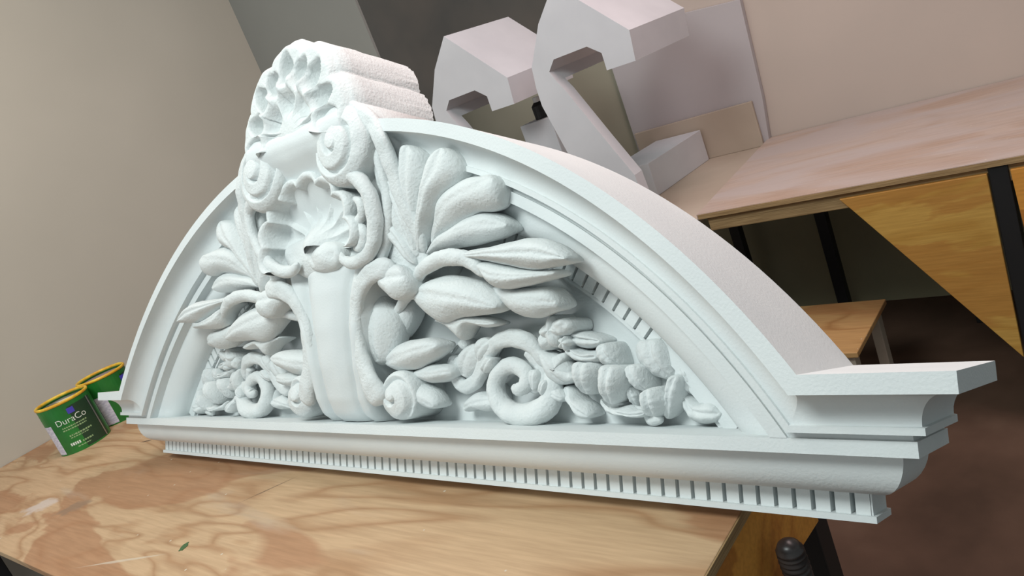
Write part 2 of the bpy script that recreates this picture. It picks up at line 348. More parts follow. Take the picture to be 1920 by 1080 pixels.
# tympanum (flat panel behind the carving) and closed back of the arch
rt=RO-.190; n=90
tv=[];tf=[]
th=math.acos((.112-ZC)/rt)
for d in (.026,0.0): tv+= [(rt*math.sin(t),-d,ZC+rt*math.cos(t)) for t in np.linspace(-th,th,n)]
tf=[tuple(range(n)),tuple(range(2*n-1,n-1,-1))]
mesh('tympanum',tv,tf,FOAM,PED,False)
th=math.acos((.1166-ZC)/RO)
bv_=[(rr*math.sin(t),0.0005,ZC+rr*math.cos(t)) for rr in (rt-.01,RO) for t in np.linspace(-th,th,n)]
mesh('arch_back',bv_,[(i,i+1,n+i+1,n+i) for i in range(n-1)],FOAM,PED,False)
# dentils of the base
def dentil_mesh():
    w_,z0,z1,d0,d1=.0098,.0085,.0400,.032,.0550
    v=[(x,-y,z) for z in (z0,z1) for x,y in ((-w_,d0),(w_,d0),(w_,d1),(-w_,d1))]
    me=D.meshes.new('dentil'); me.from_pydata(v,[],[(0,1,2,3),(7,6,5,4),(0,4,5,1),(1,5,6,2),(2,6,7,3),(3,7,4,0)]); me.materials.append(FOAM); return me
dm=dentil_mesh(); import bmesh
bb=bmesh.new(); bb.from_mesh(dm); bmesh.ops.recalc_face_normals(bb,faces=bb.faces); bb.to_mesh(dm); bb.free()
NP=81; pitch=.0261
for i in range(NP):
    o=D.objects.new('dentil',dm); COL.objects.link(o); o.parent=PED; o.location=((i-(NP-1)/2)*pitch,0,0)
for s in (-1,1):
    h_=hw(.055); box('corner_block',min(s*(h_-.003),s*(h_-.0)),max(s*(h_-.003),s*h_),-.055,-.0005,.0085,.0399,FOAM,PED,bv=0)
def arcdent(theta):
    # dentil placed radially: its z axis points outwards
    M=Matrix.Translation((0,0,ZC))@Matrix.Rotation(theta,4,'Y')@Matrix.Translation((0,0,RO-H))
    return M
sv=[];sf=[]
for k in range(-39,40):
    th=math.radians(.67+1.355*k)
    if abs(math.degrees(th))>44.3: continue
    if math.degrees(th)>28.5:
        o=D.objects.new('dentil',dm); COL.objects.link(o); o.parent=PED; o.matrix_local=arcdent(th)
    else:
        b0=len(sv); M=arcdent(th)
        sv+=[M@v.co for v in dm.vertices]; sf+=[tuple(b0+i for i in p.vertices) for p in dm.polygons]
o=mesh('dentil_course',sv,sf,FOAM,PED,False); o['kind']='stuff'

for s in (-1,1):
    vv=[];ff=[];n=14
    for i in range(n+1):
        t=s*math.radians(44.5+(54-44.5)*i/n)
        for rr,d in ((RO-H+.0085,.033),(RO-H+.0085,.054),(RO-H+.040,.054),(RO-H+.040,.033)): vv.append((rr*math.sin(t),-d,ZC+rr*math.cos(t)))
    for i in range(n):
        for j in range(4): ff.append((i*4+j,i*4+(j+1)%4,(i+1)*4+(j+1)%4,(i+1)*4+j))
    ff+=[(0,1,2,3),(n*4+3,n*4+2,n*4+1,n*4)]
    fix(mesh('plain_band',vv,ff,FOAM,PED,False))
# ---------------------------------------------------------------- carving tools
def catmull(P,n,closed=False):
    P=[np.array(p,float) for p in P]; m_=len(P); out=[]
    segs=m_ if closed else m_-1
    for s in range(segs):
        if closed: a,b,c,d=P[(s-1)%m_],P[s],P[(s+1)%m_],P[(s+2)%m_]
        else: a,b,c,d=P[max(s-1,0)],P[s],P[s+1],P[min(s+2,m_-1)]
        for t in np.linspace(0,1,12,endpoint=False):
            out.append(.5*((2*b)+(-a+c)*t+(2*a-5*b+4*c-d)*t*t+(-a+3*b-3*c+d)*t**3))
    if not closed: out.append(P[-1])
    out=np.array(out)
    seg=np.linalg.norm(np.diff(np.vstack([out,out[:1]]) if closed else out,axis=0),axis=1)
    L=np.concatenate([[0],np.cumsum(seg)]); src=np.vstack([out,out[:1]]) if closed else out
    t=np.linspace(0,L[-1],n,endpoint=not closed)
    return np.stack([np.interp(t,L,src[:,k]) for k in range(src.shape[1])],1)
def mirrored(o):
    """the same carved piece on the other half, sharing nothing but its kind"""
    me=o.data.copy()
    for v in me.vertices: v.co.x=-v.co.x
    me.flip_normals()
    c=o.copy(); c.data=me; COL.objects.link(c); return c
RZ=.0024
def leaf(name,outline,spine,d_tip,d_root,Hh,thick=.035,crease=.18,parent=PED,mir=True,N=72,K=8,fl=0,px=True,m_=None,ripple=0,foot=None):
    m_=m_ or FOAMR
    ol=catmull(outline,N,True); sp=catmull(spine,40)
    ts=[]
    for p in ol: ts.append(np.argmin(((sp-p)**2).sum(1))/39)
    ts=np.array(ts)
    # smooth the parameter round the outline
    dd=lambda t:d_tip+(d_root-d_tip)*t
    B=[];S=[]
    for p,t in zip(ol,ts):
        q=sp[int(round(t*39))]; d=dd(t)
        if px: B.append(ped(p[0],p[1],d)); S.append(ped(q[0],q[1],d))
        else: B.append(np.array([p[0],-d,p[1]])); S.append(np.array([q[0],-d,q[1]]))
    B=np.array(B);S=np.array(S)
    dist=np.linalg.norm(B-S,axis=1); dm_=max(np.percentile(dist,70),1e-4)
    v=[];f=[]
    fac=np.minimum(1,dist/dm_)**.7
    for k in range(K+1):
        s=k/K
        h=.55*math.sin(min(1,s*1.2)*PI/2)**.8+.45*(1-(1-s)**1.6)
        h-=crease*max(0,(s-.66)/.34)**2
        for i in range(N):
            P=B[i]*(1-s)+S[i]*s
            tq=round(ts[i]*39)/39; hs=max(.0,math.sin(PI*(.06+.88*tq)))**.55
            dep=Hh*h*(fac[i]*(1-s)+s*hs)
            if ripple: dep+=ripple*math.sin(PI*s)*math.sin(9*ts[i]*PI)
            P=P+np.array([0,-dep,0])
            v.append(Vector(P)+nz(P,30,RZ)+nz(P,90,RZ*.4))
    for k in range(K):
        for i in range(N): f.append((k*N+i,k*N+(i+1)%N,(k+1)*N+(i+1)%N,(k+1)*N+i))
    # rounded side and back
    base_=len(v)
    cen=S.mean(0)
    for lev,(ins,dp) in enumerate(((.0,.25),(.04,.7),(.16,1.0))):
        for i in range(N):
            P=B[i]*(1-ins)+S[i]*ins; dpt=thick*dp
            if foot is not None: dpt=max(0,-P[1]-foot)*dp
            P=P+np.array([0,dpt,0]); v.append(Vector(P)+nz(P,30,RZ))
    rings=[0]+[base_+l*N for l in range(3)]
    for a,b in zip(rings[:-1],rings[1:]):
        for i in range(N): f.append((a+(i+1)%N,a+i,b+i,b+(i+1)%N))
    bs=len(v)
    for i in range(N):
        P=S[i]+np.array([0,thick if foot is None else max(0,-S[i][1]-foot),0]); v.append(Vector(P))
    for i in range(N): f.append((rings[-1]+(i+1)%N,rings[-1]+i,bs+i,bs+(i+1)%N))
    o=mesh(name,v,f,m_,parent,True)
    # merge the coincident spine vertices
    b=bmesh.new(); b.from_mesh(o.data); bmesh.ops.remove_doubles(b,verts=b.verts,dist=.0004)
    be=[e for e in b.edges if len(e.link_faces)==1]
    if be: bmesh.ops.holes_fill(b,edges=be,sides=0)
    bmesh.ops.triangulate(b,faces=[q for q in b.faces if len(q.verts)>4])
    for _ in range(3): bmesh.ops.smooth_vert(b,verts=b.verts,factor=.5,use_axis_x=True,use_axis_y=True,use_axis_z=True)
    bmesh.ops.recalc_face_normals(b,faces=b.faces); b.to_mesh(o.data); b.free()
    o.data.polygons.foreach_set('use_smooth',[True]*len(o.data.polygons))
    if mir: mirrored(o)
    return o
def tube(name,path,parent=PED,n=60,sec=16,flat=1.0,groove=0,mir=True,px=True,ends=True,m_=None,rough=1):
    """path points (u,v,d,r): r in metres"""
    P=[]
    for p in path:
        q=ped(p[0],p[1],p[2]) if px else np.array([p[0],-p[2],p[1]]); P.append([*q,p[3]])
    C=catmull(P,n); v=[];f=[]
    for i in range(n):
        a=C[max(i-1,0),:3]; b=C[min(i+1,n-1),:3]; t=b-a; t/=np.linalg.norm(t)+1e-9
        y=np.array([0,-1,0.]); s=np.cross(t,y); s/=np.linalg.norm(s)+1e-9; y2=np.cross(s,t)
        r=C[i,3]
        if ends:
            e=min(i,n-1-i)/(n*.06)
            if e<1: r*=math.sqrt(max(.02,1-(1-e)**2))
        for j in range(sec):
            ph=2*PI*j/sec
            rr=r*(1-groove*math.exp(-((ph-PI/2)/.45)**2))
            p=C[i,:3]+s*rr*math.cos(ph)+y2*rr*flat*math.sin(ph)
            v.append(Vector(p)+nz(p,35,RZ*rough)+nz(p,100,RZ*.4*rough))
    for i in range(n-1):
        for j in range(sec): f.append((i*sec+j,i*sec+(j+1)%sec,(i+1)*sec+(j+1)%sec,(i+1)*sec+j))
    f.append(tuple(range(sec))); f.append(tuple(range((n-1)*sec+sec-1,(n-1)*sec-1,-1)))
    o=mesh(name,v,f,m_ or FOAMR,parent,True); fix(o)
    if mir: mirrored(o)
    return o
def volute(name,X,Z,d,R,depth,turns=2.2,Hh=.03,start=0,sgn=1,parent=PED,mir=True,ridge=.35):
    nr,na=44,96; v=[];f=[]
    for j in range(nr+1):
        rho=j/nr
        for i in range(na):
            a=2*PI*i/na
            ph=(rho*turns-sgn*(a-start)/(2*PI))%1.0
            ridg=min(1,1.6*math.sin(PI*ph))**.8 if rho>.16 else 1
            edge=math.sqrt(max(0,1-rho**8))
            h=Hh*(ridge*ridg+(1-ridge)*(1-rho)**.7)*edge
            p=(X+R*rho*math.cos(a),-(d+h),Z+R*rho*math.sin(a))
            v.append(Vector(p)+nz(p,40,RZ*.7))
    for lev in (.3,1.0):
        for i in range(na):
            a=2*PI*i/na; v.append(Vector((X+R*math.cos(a)*(1.0 if lev<1 else .97),-(d-depth*lev),Z+R*math.sin(a))))
    rows_=nr+3
    for j in range(rows_-1):
        for i in range(na): f.append((j*na+i,j*na+(i+1)%na,(j+1)*na+(i+1)%na,(j+1)*na+i))
    f.append(tuple((rows_-1)*na+i for i in range(na)))
    o=mesh(name,v,f,FOAMR,parent,True)
    b=bmesh.new(); b.from_mesh(o.data); bmesh.ops.remove_doubles(b,verts=b.verts,dist=.0002); bmesh.ops.recalc_face_normals(b,faces=b.faces); b.to_mesh(o.data); b.free()
    o.data.polygons.foreach_set('use_smooth',[True]*len(o.data.polygons))
    if mir: mirrored(o)
    return o
def A(*pts): return [(640+x/3.374,240+y/3.374) for x,y in pts]
def B(*pts): return [(640+x/3.176,480+y/3.176) for x,y in pts]
def Cc(*pts): return [(1000+x/3.0,460+y/3.0) for x,y in pts]
def wd(pts,*dr): return [(p[0],p[1],d,r) for p,(d,r) in zip(pts,dr)]

# ---------------------------------------------------------------- central console
def lerpt(tab,z):
    zs=[t[0] for t in tab]; return float(np.interp(z,zs,[t[1] for t in tab]))
WT=[(.118,.098),(.16,.100),(.24,.106),(.32,.118),(.40,.140),(.46,.168),(.52,.190),(.60,.198),(.68,.204),(.74,.203),(.80,.19)]
DT=[(.118,.088),(.135,.112),(.17,.128),(.24,.142),(.32,.150),(.40,.152),(.45,.148),(.50,.130),(.58,.145),(.62,.168),(.66,.198),(.69,.222),(.715,.233),(.74,.231),(.78,.17)]
nx,nz_=61,90; v=[];f=[]
for j in range(nz_):
    z=.118+(.78-.118)*j/(nz_-1); W_=lerpt(WT,z); d=lerpt(DT,z)
    for i in range(nx):
        x=-1+2*i/(nx-1)
        dd=d
        e=abs(x)
        fl=1 if z<.47 else max(0,1-(z-.47)/.04)
        dd+=fl*(.014*math.exp(-((e-.0)/.40)**4) -.015*math.exp(-((e-.56)/.07)**2)+.007*math.exp(-((e-.78)/.12)**2))
        dd*=(1-.55*max(0,(e-.88)/.12)**2)
        p=(x*W_,-dd,z); v.append(Vector(p)+nz(p,22,.0014))
for j in range(nz_-1):
    for i in range(nx-1): f.append((j*nx+i,j*nx+i+1,(j+1)*nx+i+1,(j+1)*nx+i))
bs=len(v)
for j in range(nz_):
    z=.118+(.78-.118)*j/(nz_-1); W_=lerpt(WT,z); v+=[Vector((-W_,-.004,z)),Vector((W_,-.004,z))]
for j in range(nz_-1):
    f.append((j*nx,(j+1)*nx,bs+2*(j+1),bs+2*j)); f.append((j*nx+nx-1,bs+2*j+1,bs+2*(j+1)+1,(j+1)*nx+nx-1))
f.append(tuple(range(nx))+(bs+1,bs))
fix(mesh('console',v,f,FOAM,PED,True))

def shell(name,X0,Z0,rx,rz_,a0,a1,lobes,dfun,back,parent=PED,lob=.07,nr=46,na=180,scal=1.0,mm=None):
    v=[];f=[]
    for j in range(nr+1):
        rho=j/nr
        for i in range(na+1):
            a=a0+(a1-a0)*i/na; t=(i/na)*lobes
            sc=abs(math.sin(PI*t))
            R_=1-lob*(1-sc**.6)*rho
            p=(X0+rx*rho*R_*math.sin(a),-dfun(rho,t,a),Z0+rz_*rho*R_*math.cos(a))
            v.append(Vector(p)+nz(p,36,RZ))
    for lv in range(1,7):
        for i in range(na+1):
            a=a0+(a1-a0)*i/na; t=(i/na)*lobes; sc=abs(math.sin(PI*t))
            R_=1-lob*(1-sc**.6); df=dfun(1,t,a); y=df+(back-df)*lv/6
            g=1.0 if lv>0 else 1
            p=(X0+rx*R_*g*math.sin(a),-y,Z0+rz_*R_*g*math.cos(a))
            v.append(Vector(p)+nz(p,36,RZ)+nz((p[0]*3,p[1],p[2]*3),60,RZ*1.2 if lv>4 else RZ*.3))
    n_=na+1
    for j in range(nr+6):
        for i in range(na): f.append((j*n_+i,j*n_+i+1,(j+1)*n_+i+1,(j+1)*n_+i))
    o=mesh(name,v,f,mm or FOAMR,parent,True)
    b=bmesh.new(); b.from_mesh(o.data); bmesh.ops.remove_doubles(b,verts=b.verts,dist=.0003); bmesh.ops.recalc_face_normals(b,faces=b.faces); b.to_mesh(o.data); b.free()
    o.data.polygons.foreach_set('use_smooth',[True]*len(o.data.polygons))
    return o
def ss(a,b,x):
    t=min(1,max(0,(x-a)/(b-a))); return t*t*(3-2*t)
def dcrest(rho,t,a):
    sc=abs(math.sin(PI*t)); t9=t*9/5+.0
    s9=abs(math.sin(PI*t9))
    rim=.238
    rin=.88-.16*(1-s9)-.05*(1-sc)
    d=rim-.022*ss(.86,1.0,rho)**2
    hollow=.046*s9**.7*(1-ss(rin-.07,rin,rho))*ss(.42,.66,rho)
    s4=abs(math.sin(PI*(t*4/5+.5)))
    h2=.030*s4*math.exp(-((rho-.33)/.09)**2)*(1 if math.cos(a)>-.2 else 0)
    belly=.020*math.exp(-((rho-.52)/.09)**2)*(.5+.5*s4)
    slit=.010*max(0,1-abs(((t9*1.0)%1.0)-.0)/.06)*ss(.1,.3,rho)*(1-ss(.45,.6,rho))
    return d-hollow-h2+belly-.008-slit
shell('crest_shell',0,.738,.207,.208,-1.78,1.78,5,dcrest,.0,lob=.09)
# the neck below the crest closes its foot
# small shell of the cartouche
def dsh(rho,t,a):
    sc=abs(math.sin(PI*t))
    d=.190+.012*ss(.75,.95,rho)-.010*ss(.96,1,rho)
    bowl=.044*(1-ss(.80,.90,rho))*ss(.0,.45,rho)
    fl=.016*(sc-.4)*(1-ss(.80,.93,rho))*ss(.15,.5,rho)
    return d-bowl-fl
cs=ped(592,462,.165); shell('cartouche_shell',cs[0],cs[2],.19,.160,-1.9,1.75,8,dsh,.10,lob=.12)

# side volutes at the head of the console and the straps that run down from them
cv=ped(648,268,.20)
volute('volute',cv[0]-.005,cv[2],.20,.088,.19,turns=2.1,Hh=.038,start=1.0,sgn=-1,ridge=.42)
tube('strap',[(618,215,.20,.014),(655,205,.205,.017),(690,222,.20,.018),(715,262,.195,.018),(735,315,.18,.018),(757,375,.165,.018),(782,430,.15,.016),(798,475,.135,.013)],flat=.8,groove=.25)
tube('strap',[(704,300,.17,.012),(722,350,.165,.014),(742,405,.155,.015),(765,450,.145,.013),(788,480,.135,.010)],flat=.8)
tube('strap',[(694,240,.18,.012),(708,290,.178,.013),(722,345,.17,.013),(728,400,.165,.013),(722,460,.155,.014),(706,505,.15,.015)],flat=.8)
leaf('scroll_web',[(690,235),(738,290),(763,350),(788,430),(806,490),(775,525),(735,520),(705,480),(694,400),(684,300)],[(700,250),(735,360),(765,440),(780,510)],.165,.13,.012,.12,0)
# curls that frame the shell
tube('frame_scroll',[(622,330,.19,.008),(645,322,.20,.014),(672,335,.20,.017),(694,370,.192,.017),(704,420,.182,.017),(696,468,.175,.016),(668,492,.172,.014),(645,488,.175,.011),(640,472,.178,.008)],flat=.9,mir=False)
tube('frame_scroll',[(664,372,.185,.006),(676,380,.19,.011),(680,400,.185,.012),(672,420,.182,.010),(684,438,.18,.011),(676,462,.178,.010),(662,466,.18,.006)],flat=.9,mir=False)
tube('frame_scroll',[(492,352,.21,.010),(478,372,.205,.017),(468,400,.195,.014),(474,440,.19,.013),(492,478,.185,.014),(520,505,.18,.015),(548,508,.175,.013),(560,492,.178,.008)],flat=.9,mir=False)
leaf('curl_base',[(535,468),(560,448),(590,440),(625,448),(645,480),(635,515),(600,528),(565,520),(540,500)],[(625,480),(590,484),(555,482)],.150,.150,.018,.09,0,mir=False)
leaf('curl',[(590,470),(608,452),(630,455),(640,475),(630,505),(600,512),(582,500)],[(632,480),(610,482),(592,488)],.165,.165,.02,.05,0,mir=False)

# C scroll beside the console with its volute foot
tube('side_scroll',B((330,90),(250,75),(175,105),(115,190),(88,310),(88,430),(110,560),(150,690),(200,800),(255,880)) and wd(B((330,90),(250,75),(175,105),(115,190),(88,310),(88,430),(110,560),(150,690),(200,800),(255,880)),(.15,.016),(.16,.022),(.16,.022),(.155,.02),(.15,.018),(.145,.018),(.14,.019),(.135,.022),(.13,.026),(.12,.028)),flat=.7,n=80,groove=.2)
c2=ped(742,748,.12)
volute('volute',c2[0],c2[2]+.006,.105,.050,.095,turns=1.3,Hh=.034,start=.5,sgn=-1,ridge=.4)
leaf('acanthus_leaf',B((245,70),(300,45),(370,70),(410,150),(400,230),(330,270),(270,230),(220,170)),B((390,120),(320,150),(250,120)),.155,.15,.022,.06)
leaf('acanthus_leaf',B((205,215),(250,225),(285,290),(330,330),(350,430),(320,560),(270,650),(215,640),(172,545),(150,410),(160,290)),B((225,240),(240,400),(240,620)),.10,.10,.035,.05,.3)
leaf('acanthus_leaf',B((330,330),(390,290),(430,250),(440,330),(400,440),(330,500),(300,440)),B((425,270),(370,370),(320,460)),.075,.08,.02,.04,.1)
# upper leaves
leaf('acanthus_leaf',A((385,130),(440,108),(500,135),(537,190),(545,300),(530,420),(520,560),(505,700),(480,780),(455,640),(425,500),(395,380),(378,250)),A((452,125),(460,300),(480,500),(488,740)),.165,.135,.030,.06,.25)
leaf('acanthus_leaf',A((560,200),(600,150),(650,122),(700,135),(745,190),(775,280),(745,335),(690,385),(635,450),(605,520),(565,610),(545,700),(515,800),(490,740),(500,560),(520,420),(535,290)),A((665,135),(640,270),(585,420),(535,620),(510,760)),.165,.135,.034,.06,.2)
leaf('acanthus_leaf',A((250,240),(330,300),(400,400),(450,520),(480,650),(490,780),(450,760),(400,640),(350,520),(290,400)),A((270,270),(380,460),(470,760)),.16,.14,.022,.06,.3)
leaf('acanthus_leaf',A((250,560),(330,560),(400,650),(460,760),(480,860),(420,840),(350,760),(280,680)),A((270,580),(370,680),(470,850)),.15,.14,.022,.06,.3)
leaf('acanthus_leaf',A((618,480),(650,415),(720,350),(800,312),(890,300),(950,290),(1000,340),(1012,420),(1000,500),(930,530),(860,530),(790,590),(700,650),(640,700),(590,745),(575,720),(600,600)),A((975,320),(850,400),(710,500),(600,710)),.165,.125,.030,.045,.15)
leaf('acanthus_leaf',A((800,560),(870,535),(960,525),(1040,560),(1080,625),(1040,670),(930,715),(800,745),(680,765),(570,800),(545,790),(600,705),(700,630)),A((1070,620),(910,620),(760,670),(565,790)),.135,.125,.030,.04,.1)
leaf('acanthus_leaf',A((640,800),(760,785),(880,762),(1000,735),(1100,708),(1200,688),(1290,702),(1390,755),(1455,835),(1385,862),(1260,895),(1150,895),(1010,860),(860,835),(720,830)),A((1440,830),(1260,790),(1060,800),(820,808),(660,805)),.165,.135,.032,.04,.25)
leaf('acanthus_leaf',A((850,838),(1000,850),(1150,888),(1260,893),(1370,895),(1370,935),(1260,970),(1130,1005),(1000,1020),(945,990),(900,910),(840,862),(770,845)),A((1360,915),(1150,940),(1010,930),(800,845)),.145,.14,.026,.04,.15)
tube('stem',wd(A((455,985),(490,930),(545,872),(620,832),(700,815),(790,830),(860,880),(900,940)),(.12,.010),(.13,.013),(.14,.015),(.145,.016),(.15,.016),(.15,.015),(.15,.012),(.148,.006)),flat=.9)
tube('stem',wd(B((395,90),(410,150),(405,210),(370,270),(330,330)),(.13,.014),(.13,.014),(.12,.013),(.105,.011),(.09,.008)))
leaf('acanthus_leaf',B((460,185),(530,140),(640,108),(760,122),(850,162),(920,225),(962,300),(900,345),(820,355),(700,370),(620,400),(560,390),(480,320),(432,250)),B((945,305),(800,262),(640,235),(455,205)),.125,.115,.034,.04,.2)
leaf('acanthus_leaf',B((560,385),(700,362),(820,352),(935,395),(870,425),(780,410),(740,470),(720,510),(690,470),(640,420)),B((920,398),(800,392),(700,400),(600,390)),.10,.09,.024,.04,.15)
leaf('acanthus_leaf',B((915,190),(1000,172),(1100,180),(1240,178),(1290,240),(1305,310),(1220,348),(1160,370),(1080,362),(1000,312),(940,245)),B((1285,275),(1150,262),(1020,228),(935,200)),.115,.105,.030,.05,.1)
leaf('acanthus_leaf',B((268,612),(330,532),(430,495),(540,488),(598,530),(570,590),(500,650),(420,682),(340,686),(285,655)),B((585,530),(440,580),(285,635)),.105,.09,.030,.045,.15)
leaf('acanthus_leaf',B((445,690),(520,650),(600,640),(668,655),(672,710),(610,752),(535,760),(480,732)),B((665,690),(560,700),(455,695)),.085,.08,.026,.045,.1)
leaf('acanthus_leaf',B((335,712),(430,718),(490,758),(560,810),(590,880),(545,912),(470,882),(400,832),(350,765)),B((565,890),(450,800),(345,722)),.085,.08,.028,.04,.1)

# ---------------------------------------------------------------- S scroll and rinceau
tube('rinceau_scroll',wd(B((712,600),(685,650),(690,720),(735,780),(790,755),(835,690),(865,610),(900,545),(960,500),(1040,490),(1120,520),(1180,590),(1215,670)),(.06,.008),(.06,.011),(.06,.013),(.06,.014),(.06,.014),(.062,.014),(.066,.014),(.07,.014),(.072,.015),(.072,.017),(.07,.016),(.066,.013),(.06,.009)),flat=1.1,groove=.25,n=90)
tube('rinceau_scroll',wd(B((1215,690),(1265,760),(1255,850),(1190,925),(1100,950),(1010,930),(945,865),(920,780),(945,700),(1000,655),(1065,660),(1110,710),(1095,775),(1045,790),(1030,760)),(.06,.012),(.062,.016),(.064,.019),(.066,.022),(.066,.022),(.066,.021),(.066,.019),(.066,.017),(.066,.016),(.066,.015),(.068,.015),(.07,.014),(.072,.014),(.074,.013),(.075,.008)),flat=1.1,n=110)
tube('tendril',wd(B((1110,560),(1170,640),(1200,700),(1190,760),(1150,790),(1130,740)),(.065,.012),(.06,.010),(.06,.009),(.06,.009),(.06,.009),(.06,.006)))
random.seed(3)
def blob(name,u,v,d,rx,rz_,dep,rot=0,amp=.25,fr=3,mir=True,lobes=0,parent=PED,seed=0):
    q=ped(u,v,d); nr,na=14,40; vv=[];ff=[]
    for j in range(nr+1):
        rho=j/nr
        for i in range(na):
            a=2*PI*i/na
            R_=1+amp*.5*(noise.noise(Vector((math.cos(a)*1.5,math.sin(a)*1.5,seed*3.1)))*1.5)+(lobes and .16*math.cos(lobes*a))
            x=rx*rho*R_*math.cos(a); z=rz_*rho*R_*math.sin(a); x,z=x*math.cos(rot)-z*math.sin(rot),x*math.sin(rot)+z*math.cos(rot)
            h=dep*math.sqrt(max(0,1-rho**2.6))*(1+ (lobes and .22*math.cos(lobes*a)*rho))
            h+=dep*.35*noise.noise(Vector((x*60,z*60,seed)))*(1-rho**4)
            vv.append((q[0]+x,-d-h,q[2]+z))
    for i in range(na):
        k=nr*na+i; vv.append((vv[k][0],-max(.004,d-.05),vv[k][2]))
    for j in range(nr+1):
        for i in range(na): ff.append((j*na+i,j*na+(i+1)%na,(j+1)*na+(i+1)%na,(j+1)*na+i))
    o=mesh(name,vv,ff,FOAMR,parent,True)
    b=bmesh.new(); b.from_mesh(o.data); bmesh.ops.remove_doubles(b,verts=b.verts,dist=.0002); bmesh.ops.recalc_face_normals(b,faces=b.faces); b.to_mesh(o.data); b.free()
    o.data.polygons.foreach_set('use_smooth',[True]*len(o.data.polygons))
    if mir: mirrored(o)
    return o
def P2(*pts): return [(1020+x/5.14,590+y/5.14) for x,y in pts]
# leafy nodes of the rinceau
leaf('foliage',B((700,590),(740,540),(800,520),(840,560),(850,640),(810,700),(760,730),(710,700),(690,640)),B((800,540),(760,620),(740,700)),.07,.06,.02,.04,.3)
leaf('foliage',B((800,520),(840,485),(900,490),(910,540),(870,610),(830,640),(810,580)),B((890,500),(850,560),(825,620)),.075,.07,.018,.04,.3)
leaf('foliage',B((790,820),(860,810),(920,840),(930,900),(870,930),(800,915),(750,930),(740,880)),B((915,850),(830,870),(750,900)),.055,.05,.022,.04,.2)
leaf('foliage',B((1200,560),(1260,590),(1340,570),(1330,630),(1290,660),(1380,690),(1400,740),(1340,760),(1280,730),(1240,700),(1215,640)),B((1370,700),(1290,660),(1225,590)),.07,.065,.02,.04,.1)
leaf('foliage',Cc((30,590),(90,600),(170,640),(230,700),(220,770),(150,790),(90,750),(60,680)),Cc((60,610),(130,690),(200,770)),.075,.06,.022,.04,.2)
leaf('foliage',B((690,590),(650,600),(640,640),(660,680),(690,700),(700,650)),B((655,620),(675,650),(690,690)),.06,.055,.016,.04,.2)
leaf('foliage',B((900,800),(930,760),(960,800),(975,860),(950,900),(915,880)),B((930,780),(945,830),(940,890)),.05,.05,.016,.03,.2)
leaf('foliage',B((1120,690),(1160,680),(1180,720),(1170,790),(1140,800),(1125,750)),B((1150,690),(1155,740),(1145,790)),.075,.07,.012,.03,.3)
leaf('foliage',B((1180,760),(1220,740),(1235,790),(1210,830),(1180,810)),B((1220,750),(1210,790),(1190,815)),.08,.075,.012,.03,.3)
leaf('foliage',B((860,600),(900,610),(905,660),(870,700),(840,680),(845,630)),B((890,610),(875,650),(860,690)),.08,.07,.014,.03,.3)
leaf('foliage',B((1230,770),(1290,780),(1330,830),(1310,870),(1260,850),(1225,810)),B((1320,850),(1270,810),(1235,785)),.07,.06,.016,.04,.2)
leaf('foliage',B((720,545),(700,510),(735,490),(770,520),(760,560)),B((715,505),(740,530),(750,555)),.06,.055,.014,.04,.2)
leaf('foliage',B((660,610),(680,540),(720,520),(730,560),(700,610)),B((715,530),(700,570),(680,605)),.045,.045,.012,.03,.2)
# small hanging leaf and stems between scroll and roses
leaf('foliage',P2((210,700),(290,690),(350,800),(430,850),(480,960),(440,1000),(350,990),(290,900),(220,820)),P2((440,980),(330,860),(240,720)),.065,.05,.024,.04,.25)
# bud above
blob('bud',1042,620,.075,.026,.024,.022,lobes=4,seed=1)
blob('bud',1030,636,.070,.018,.018,.02,lobes=0,seed=2)
blob('bud',1060,612,.078,.022,.016,.022,seed=4)
blob('bud',1062,643,.078,.011,.012,.014,lobes=5,seed=5)
# roses: each petal a part of its flower
def rose(petals,d,Hh,foot=.006):
    root=D.objects.new('flower',None); COL.objects.link(root); root.parent=PED
    rm=D.objects.new('flower',None); COL.objects.link(rm); rm.parent=PED
    for k,(ol,sp,dd,hh) in enumerate(petals):
        o=leaf('petal',ol,sp,d+dd+.006,d+dd-.010,hh,.05,.35,ripple=.0035,parent=root,mir=False,N=48,K=7,foot=.01)
        c=mirrored(o); c.parent=rm
rose([
 (P2((250,170),(330,150),(430,160),(530,200),(600,250),(560,300),(470,330),(380,330),(290,300),(230,240)),P2((560,250),(420,230),(260,210)),.0,.030),
 (P2((230,250),(300,300),(400,340),(530,350),(560,420),(520,460),(420,455),(320,440),(240,380),(210,300)),P2((530,400),(400,390),(230,290)),.006,.030),
 (P2((290,450),(400,440),(520,460),(560,540),(550,680),(500,760),(420,770),(350,720),(310,620),(280,530)),P2((420,460),(430,600),(440,750)),.010,.034),
],.055,.03)
rose([
 (P2((570,270),(650,260),(720,320),(770,400),(800,480),(740,510),(640,500),(560,470),(530,400),(530,320)),P2((600,290),(670,390),(760,490)),.0,.030),
 (P2((550,500),(650,490),(760,510),(800,600),(800,720),(760,820),(680,860),(610,820),(560,740),(540,620)),P2((670,510),(680,660),(680,840)),.014,.036),
 (P2((560,790),(620,860),(720,890),(820,870),(900,900),(960,900),(1000,960),(920,990),(780,980),(660,970),(590,900)),P2((980,950),(780,940),(580,810)),.0,.022),
],.06,.03)
rose([
 (P2((820,490),(900,465),(980,480),(1020,550),(1060,650),(1060,730),(980,740),(900,700),(840,620),(810,560)),P2((870,490),(930,600),(1030,720)),.008,.030),
 (P2((950,760),(1010,710),(1090,700),(1160,750),(1205,830),(1200,920),(1140,980),(1060,985),(980,940),(940,850)),P2((1040,720),(1080,840),(1090,970)),.016,.036),
 (P2((830,680),(900,730),(950,780),(950,880),(900,900),(850,850),(810,780)),P2((850,700),(890,780),(910,880)),.0,.02),
],.05,.03)
